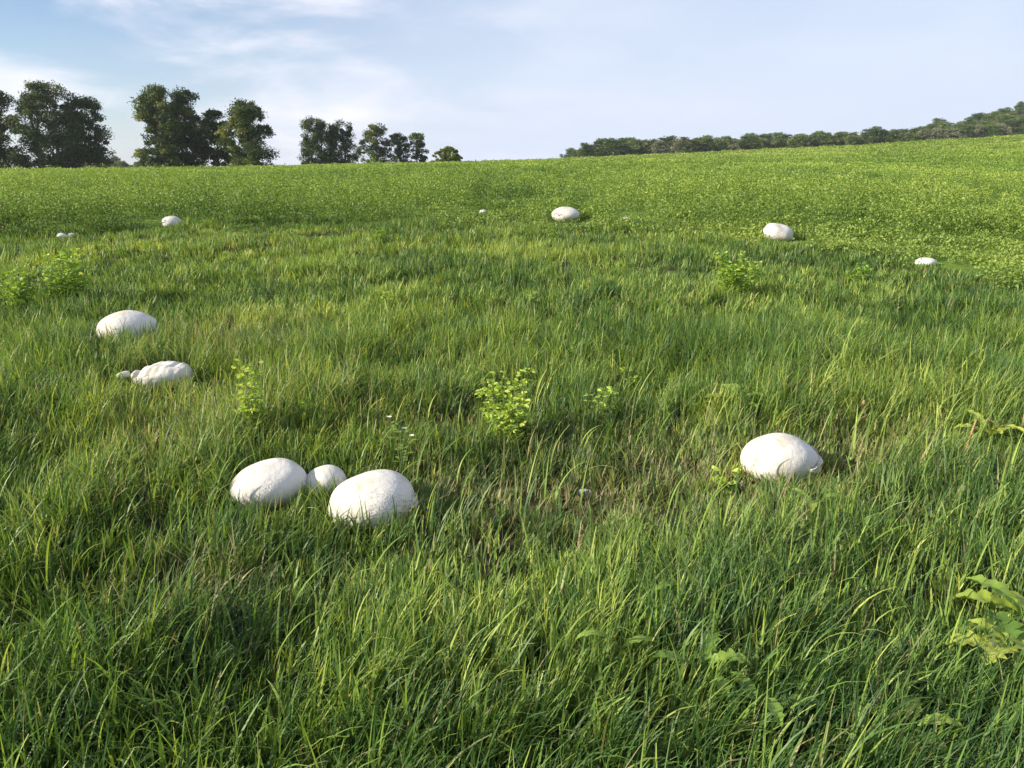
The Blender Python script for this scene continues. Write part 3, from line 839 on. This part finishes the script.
# white-flowered weed above the trio
def flower(cx, base_y):
    g = ground_at(cx, base_y); rs = np.random.RandomState(9)
    t = empty('flowering_weed', g); tag(t, 'straggly weed with small white flowers behind the right trio puffball', 'plant', 'leafy plants in the grass')
    tips = [(-.05, .0, .29), (.02, .01, .23), (.055, -.01, .20), (-.01, .03, .26)]
    for k, (x, y, z) in enumerate(tips):
        V, q = tube([(0, 0, 0), (x * .4, y, z * .55), (x, y, z)], [.003, .0022, .0014], 5)
        mesh_np('stem', V, [q], M['stem'], t)
        P = []
        npet = 9
        fl = []
        if k in (0, 2, 1):
            for j in range(npet):
                a = j * 6.28 / npet
                fl.append(leaflet(np.array([x, y, z]), np.array([math.cos(a), math.sin(a), .5]), np.array([0, 0, 1.]), .013, .008))
            V, fs = join(fl); F_ = fs[0]; tri = F_[F_[:, 2] == F_[:, 3]][:, :3]; quad = F_[F_[:, 2] != F_[:, 3]]
            mesh_np('flower', V, [quad, tri], M['petal'], t)
    lv = []
    for k in range(34):
        x, y, z = tips[k % 4]; f = rs.uniform(.2, .9); a = rs.uniform(0, 6.28)
        lv.append(leaflet(np.array([x * f, y * f, z * f]), np.array([math.cos(a), math.sin(a), .4]), np.array([0, 0, 1.]), .034, .016))
    V, fs = join(lv); F_ = fs[0]; tri = F_[F_[:, 2] == F_[:, 3]][:, :3]; quad = F_[F_[:, 2] != F_[:, 3]]
    mesh_np('foliage', V, [quad, tri], M['broad'], t, attrs={'tint': np.clip(rs.normal(.45, .1, len(V)), 0, 1)})
flower(402, 474)

# dry stalks
def stalk(cx, base_y, pts, r, label, head=False, name='dry_stalk'):
    g = ground_at(cx, base_y)
    V, q = tube(pts, [r * (1.1 - .5 * k / len(pts)) for k in range(len(pts))], 7)
    t = mesh_np(name, V, [q], M['drystem']); t.location = g
    tag(t, label, 'dry stalk', 'dry brown stalks')
    if head:
        Vh, fs = lobe(rows=10, cols=10, seed=5, rough=.1)
        mesh_np('seed_head', Vh * np.array([.011, .011, .016]) + np.array(pts[-1]), fs, M['drystem'], t)
stalk(960, 465, [(0, 0, 0), (.015, 0, .08), (.03, .0, .16), (.045, 0, .235)], .006, 'reddish brown broken stalk leaning right, left of the yellowing weed')
stalk(1003, 448, [(0, 0, 0), (-.02, 0, .07), (-.05, 0, .13), (-.10, .01, .155), (-.13, .0, .12)], .006, 'brown stalk bent over in an arch among yellowing leaves')
stalk(1017, 448, [(0, 0, 0), (.008, 0, .12), (.012, 0, .24), (.02, 0, .34)], .007, 'upright brown stalk at the right edge of the picture')
stalk(859, 430, [(0, 0, 0), (.004, 0, .08), (.008, 0, .16)], .003, 'thin stalk topped by a small brown seed head', head=True)
stalk(5, 232, [(0, 0, 0), (.0, 0, .25), (.02, 0, .48)], .022, 'pale weathered stake standing at the far left by the crop', name='stake')
stalk(205, 420, [(0, 0, 0), (-.05, 0, .12), (-.11, .02, .26)], .0028, 'thin straw stalk leaning left below the lumpy puffball')
stalk(212, 424, [(0, 0, 0), (.02, 0, .14), (.045, 0, .28)], .0028, 'thin straw stalk leaning right below the lumpy puffball')

# ---------------------------------------------------------------- light, sky, camera
EL, AZX, AZY = math.radians(24), -0.975, -0.22
sun_dir = Vector((AZX * math.cos(EL), AZY * math.cos(EL), math.sin(EL))).normalized()
sl = bpy.data.lights.new('sun', 'SUN'); sl.energy = 5.0; sl.angle = math.radians(0.55); sl.color = (1.0, 0.90, 0.72)
so = bpy.data.objects.new('sun', sl); so.rotation_euler = sun_dir.to_track_quat('Z', 'Y').to_euler(); link(so)

w = bpy.data.worlds.new('World'); sc.world = w; w.use_nodes = True
nt = w.node_tree; L = nt.links
for n in list(nt.nodes): nt.nodes.remove(n)
sky = N(nt, 'ShaderNodeTexSky', sky_type='NISHITA'); sky.sun_disc = False
sky.sun_elevation = EL; sky.sun_rotation = math.atan2(AZX, AZY)
sky.air_density = 1.0; sky.dust_density = 0.6; sky.ozone_density = 1.6
tc = N(nt, 'ShaderNodeTexCoord')
def cloud(scale, stretch, seed, lo, hi, rot_=0.0):
    mp = N(nt, 'ShaderNodeMapping'); mp.inputs['Scale'].default_value = (1, 1, stretch); mp.inputs['Location'].default_value = (seed, seed * .3, 0); mp.inputs['Rotation'].default_value = (0, rot_, 0)
    L.new(tc.outputs['Generated'], mp.inputs['Vector'])
    no = N(nt, 'ShaderNodeTexNoise'); no.inputs['Scale'].default_value = scale; no.inputs['Detail'].default_value = 8; no.inputs['Roughness'].default_value = .55; no.inputs['Distortion'].default_value = .3
    L.new(mp.outputs[0], no.inputs['Vector'])
    mr = N(nt, 'ShaderNodeMapRange', interpolation_type='SMOOTHSTEP'); mr.inputs[1].default_value = lo; mr.inputs[2].default_value = hi
    L.new(no.outputs[0], mr.inputs[0]); return mr.outputs[0]
sep = N(nt, 'ShaderNodeSeparateXYZ'); L.new(tc.outputs['Generated'], sep.inputs[0])
c1 = cloud(4.4, 3.2, 6.7, .42, .74, -.12)
c2 = cloud(1.3, 3.0, 8.4, .30, .62)
def mth(op, a, b=None, clamp=False):
    m = N(nt, 'ShaderNodeMath', operation=op); m.use_clamp = clamp
    for i, v in enumerate((a, b)):
        if v is None: continue
        if isinstance(v, (int, float)): m.inputs[i].default_value = v
        else: L.new(v, m.inputs[i])
    return m.outputs[0]
# thin veil everywhere, thicker to the right and near the horizon
veil = mth('ADD', mth('MULTIPLY', c2, .26), .47)
veil = mth('ADD', veil, mth('MULTIPLY', mth('MINIMUM', sep.outputs[0], 0.12), .95), True)
hz = N(nt, 'ShaderNodeMapRange'); hz.inputs[1].default_value = 0; hz.inputs[2].default_value = .16; hz.inputs[3].default_value = .42; hz.inputs[4].default_value = 0
L.new(sep.outputs[2], hz.inputs[0]); veil = mth('ADD', veil, hz.outputs[0], True)
skt = N(nt, 'ShaderNodeMix', data_type='RGBA', blend_type='MULTIPLY'); skt.inputs[0].default_value = 1; skt.inputs[7].default_value = (.98, 1.03, 1.16, 1); L.new(sky.outputs[0], skt.inputs[6])
skyv = N(nt, 'ShaderNodeMix', data_type='RGBA'); L.new(veil, skyv.inputs[0]); L.new(skt.outputs[2], skyv.inputs[6]); skyv.inputs[7].default_value = (5.5, 6.15, 7.5, 1)
ck = N(nt, 'ShaderNodeMix', data_type='RGBA')
left = N(nt, 'ShaderNodeMapRange', interpolation_type='SMOOTHSTEP'); left.inputs[1].default_value = .15; left.inputs[2].default_value = -.25; L.new(sep.outputs[0], left.inputs[0])
cf = mth('MULTIPLY', c1, mth('ADD', mth('MULTIPLY', left.outputs[0], .80), .15))
L.new(cf, ck.inputs[0]); L.new(skyv.outputs[2], ck.inputs[6]); ck.inputs[7].default_value = (7.9, 7.8, 8.5, 1)
bg = N(nt, 'ShaderNodeBackground'); bg.inputs[1].default_value = 0.077; L.new(ck.outputs[2], bg.inputs[0])
wo = N(nt, 'ShaderNodeOutputWorld'); L.new(bg.outputs[0], wo.inputs[0])

def haze():
    m, hn = mat('haze_air')
    pv = N(hn, 'ShaderNodeVolumePrincipled'); pv.inputs['Density'].default_value = HAZE_D; pv.inputs['Color'].default_value = (.86, .90, .96, 1); pv.inputs['Anisotropy'].default_value = .2
    o = N(hn, 'ShaderNodeOutputMaterial'); hn.links.new(pv.outputs[0], o.inputs['Volume'])
    x0, x1, y0, y1, z0, z1 = -1540, 1540, -1540, 1540, Z_LOW - 1.0, 62
    V = [(x, y, z) for z in (z0, z1) for (x, y) in ((x0, y0), (x1, y0), (x1, y1), (x0, y1))]
    q = np.array([[0, 3, 2, 1], [4, 5, 6, 7], [0, 1, 5, 4], [1, 2, 6, 5], [2, 3, 7, 6], [3, 0, 4, 7]])
    o = mesh_np('haze', V, [q], m, smooth=False)
    tag(o, 'faint summer haze in the air over the field', None, None, 'stuff')
HAZE_D = 0.00012
Z_LOW = min(v.co.z for v in bpy.data.objects['ground'].data.vertices)
haze()
print('z range', Z_LOW, max(v.co.z for v in bpy.data.objects['ground'].data.vertices))

cd = bpy.data.cameras.new('camera'); cd.sensor_width = 36; cd.lens = 36 * F / W; cd.clip_start = .05; cd.clip_end = 12000
co = bpy.data.objects.new('camera', cd); co.location = (0, 0, CAMZ); co.rotation_euler = (math.pi / 2 - PITCH, 0, 0); link(co)
sc.camera = co
sc.view_settings.view_transform = 'Standard'; sc.view_settings.look = 'None'; sc.view_settings.exposure = 0.82; sc.view_settings.gamma = 1
sc.render.engine = 'CYCLES'
cy = sc.cycles
cy.max_bounces = 6; cy.diffuse_bounces = 2; cy.glossy_bounces = 2; cy.transmission_bounces = 3; cy.transparent_max_bounces = 4
cy.use_denoising = True
try: cy.denoiser = 'OPENIMAGEDENOISE'
except Exception: pass
cy.caustics_reflective = False; cy.caustics_refractive = False
cy.sample_clamp_indirect = 6
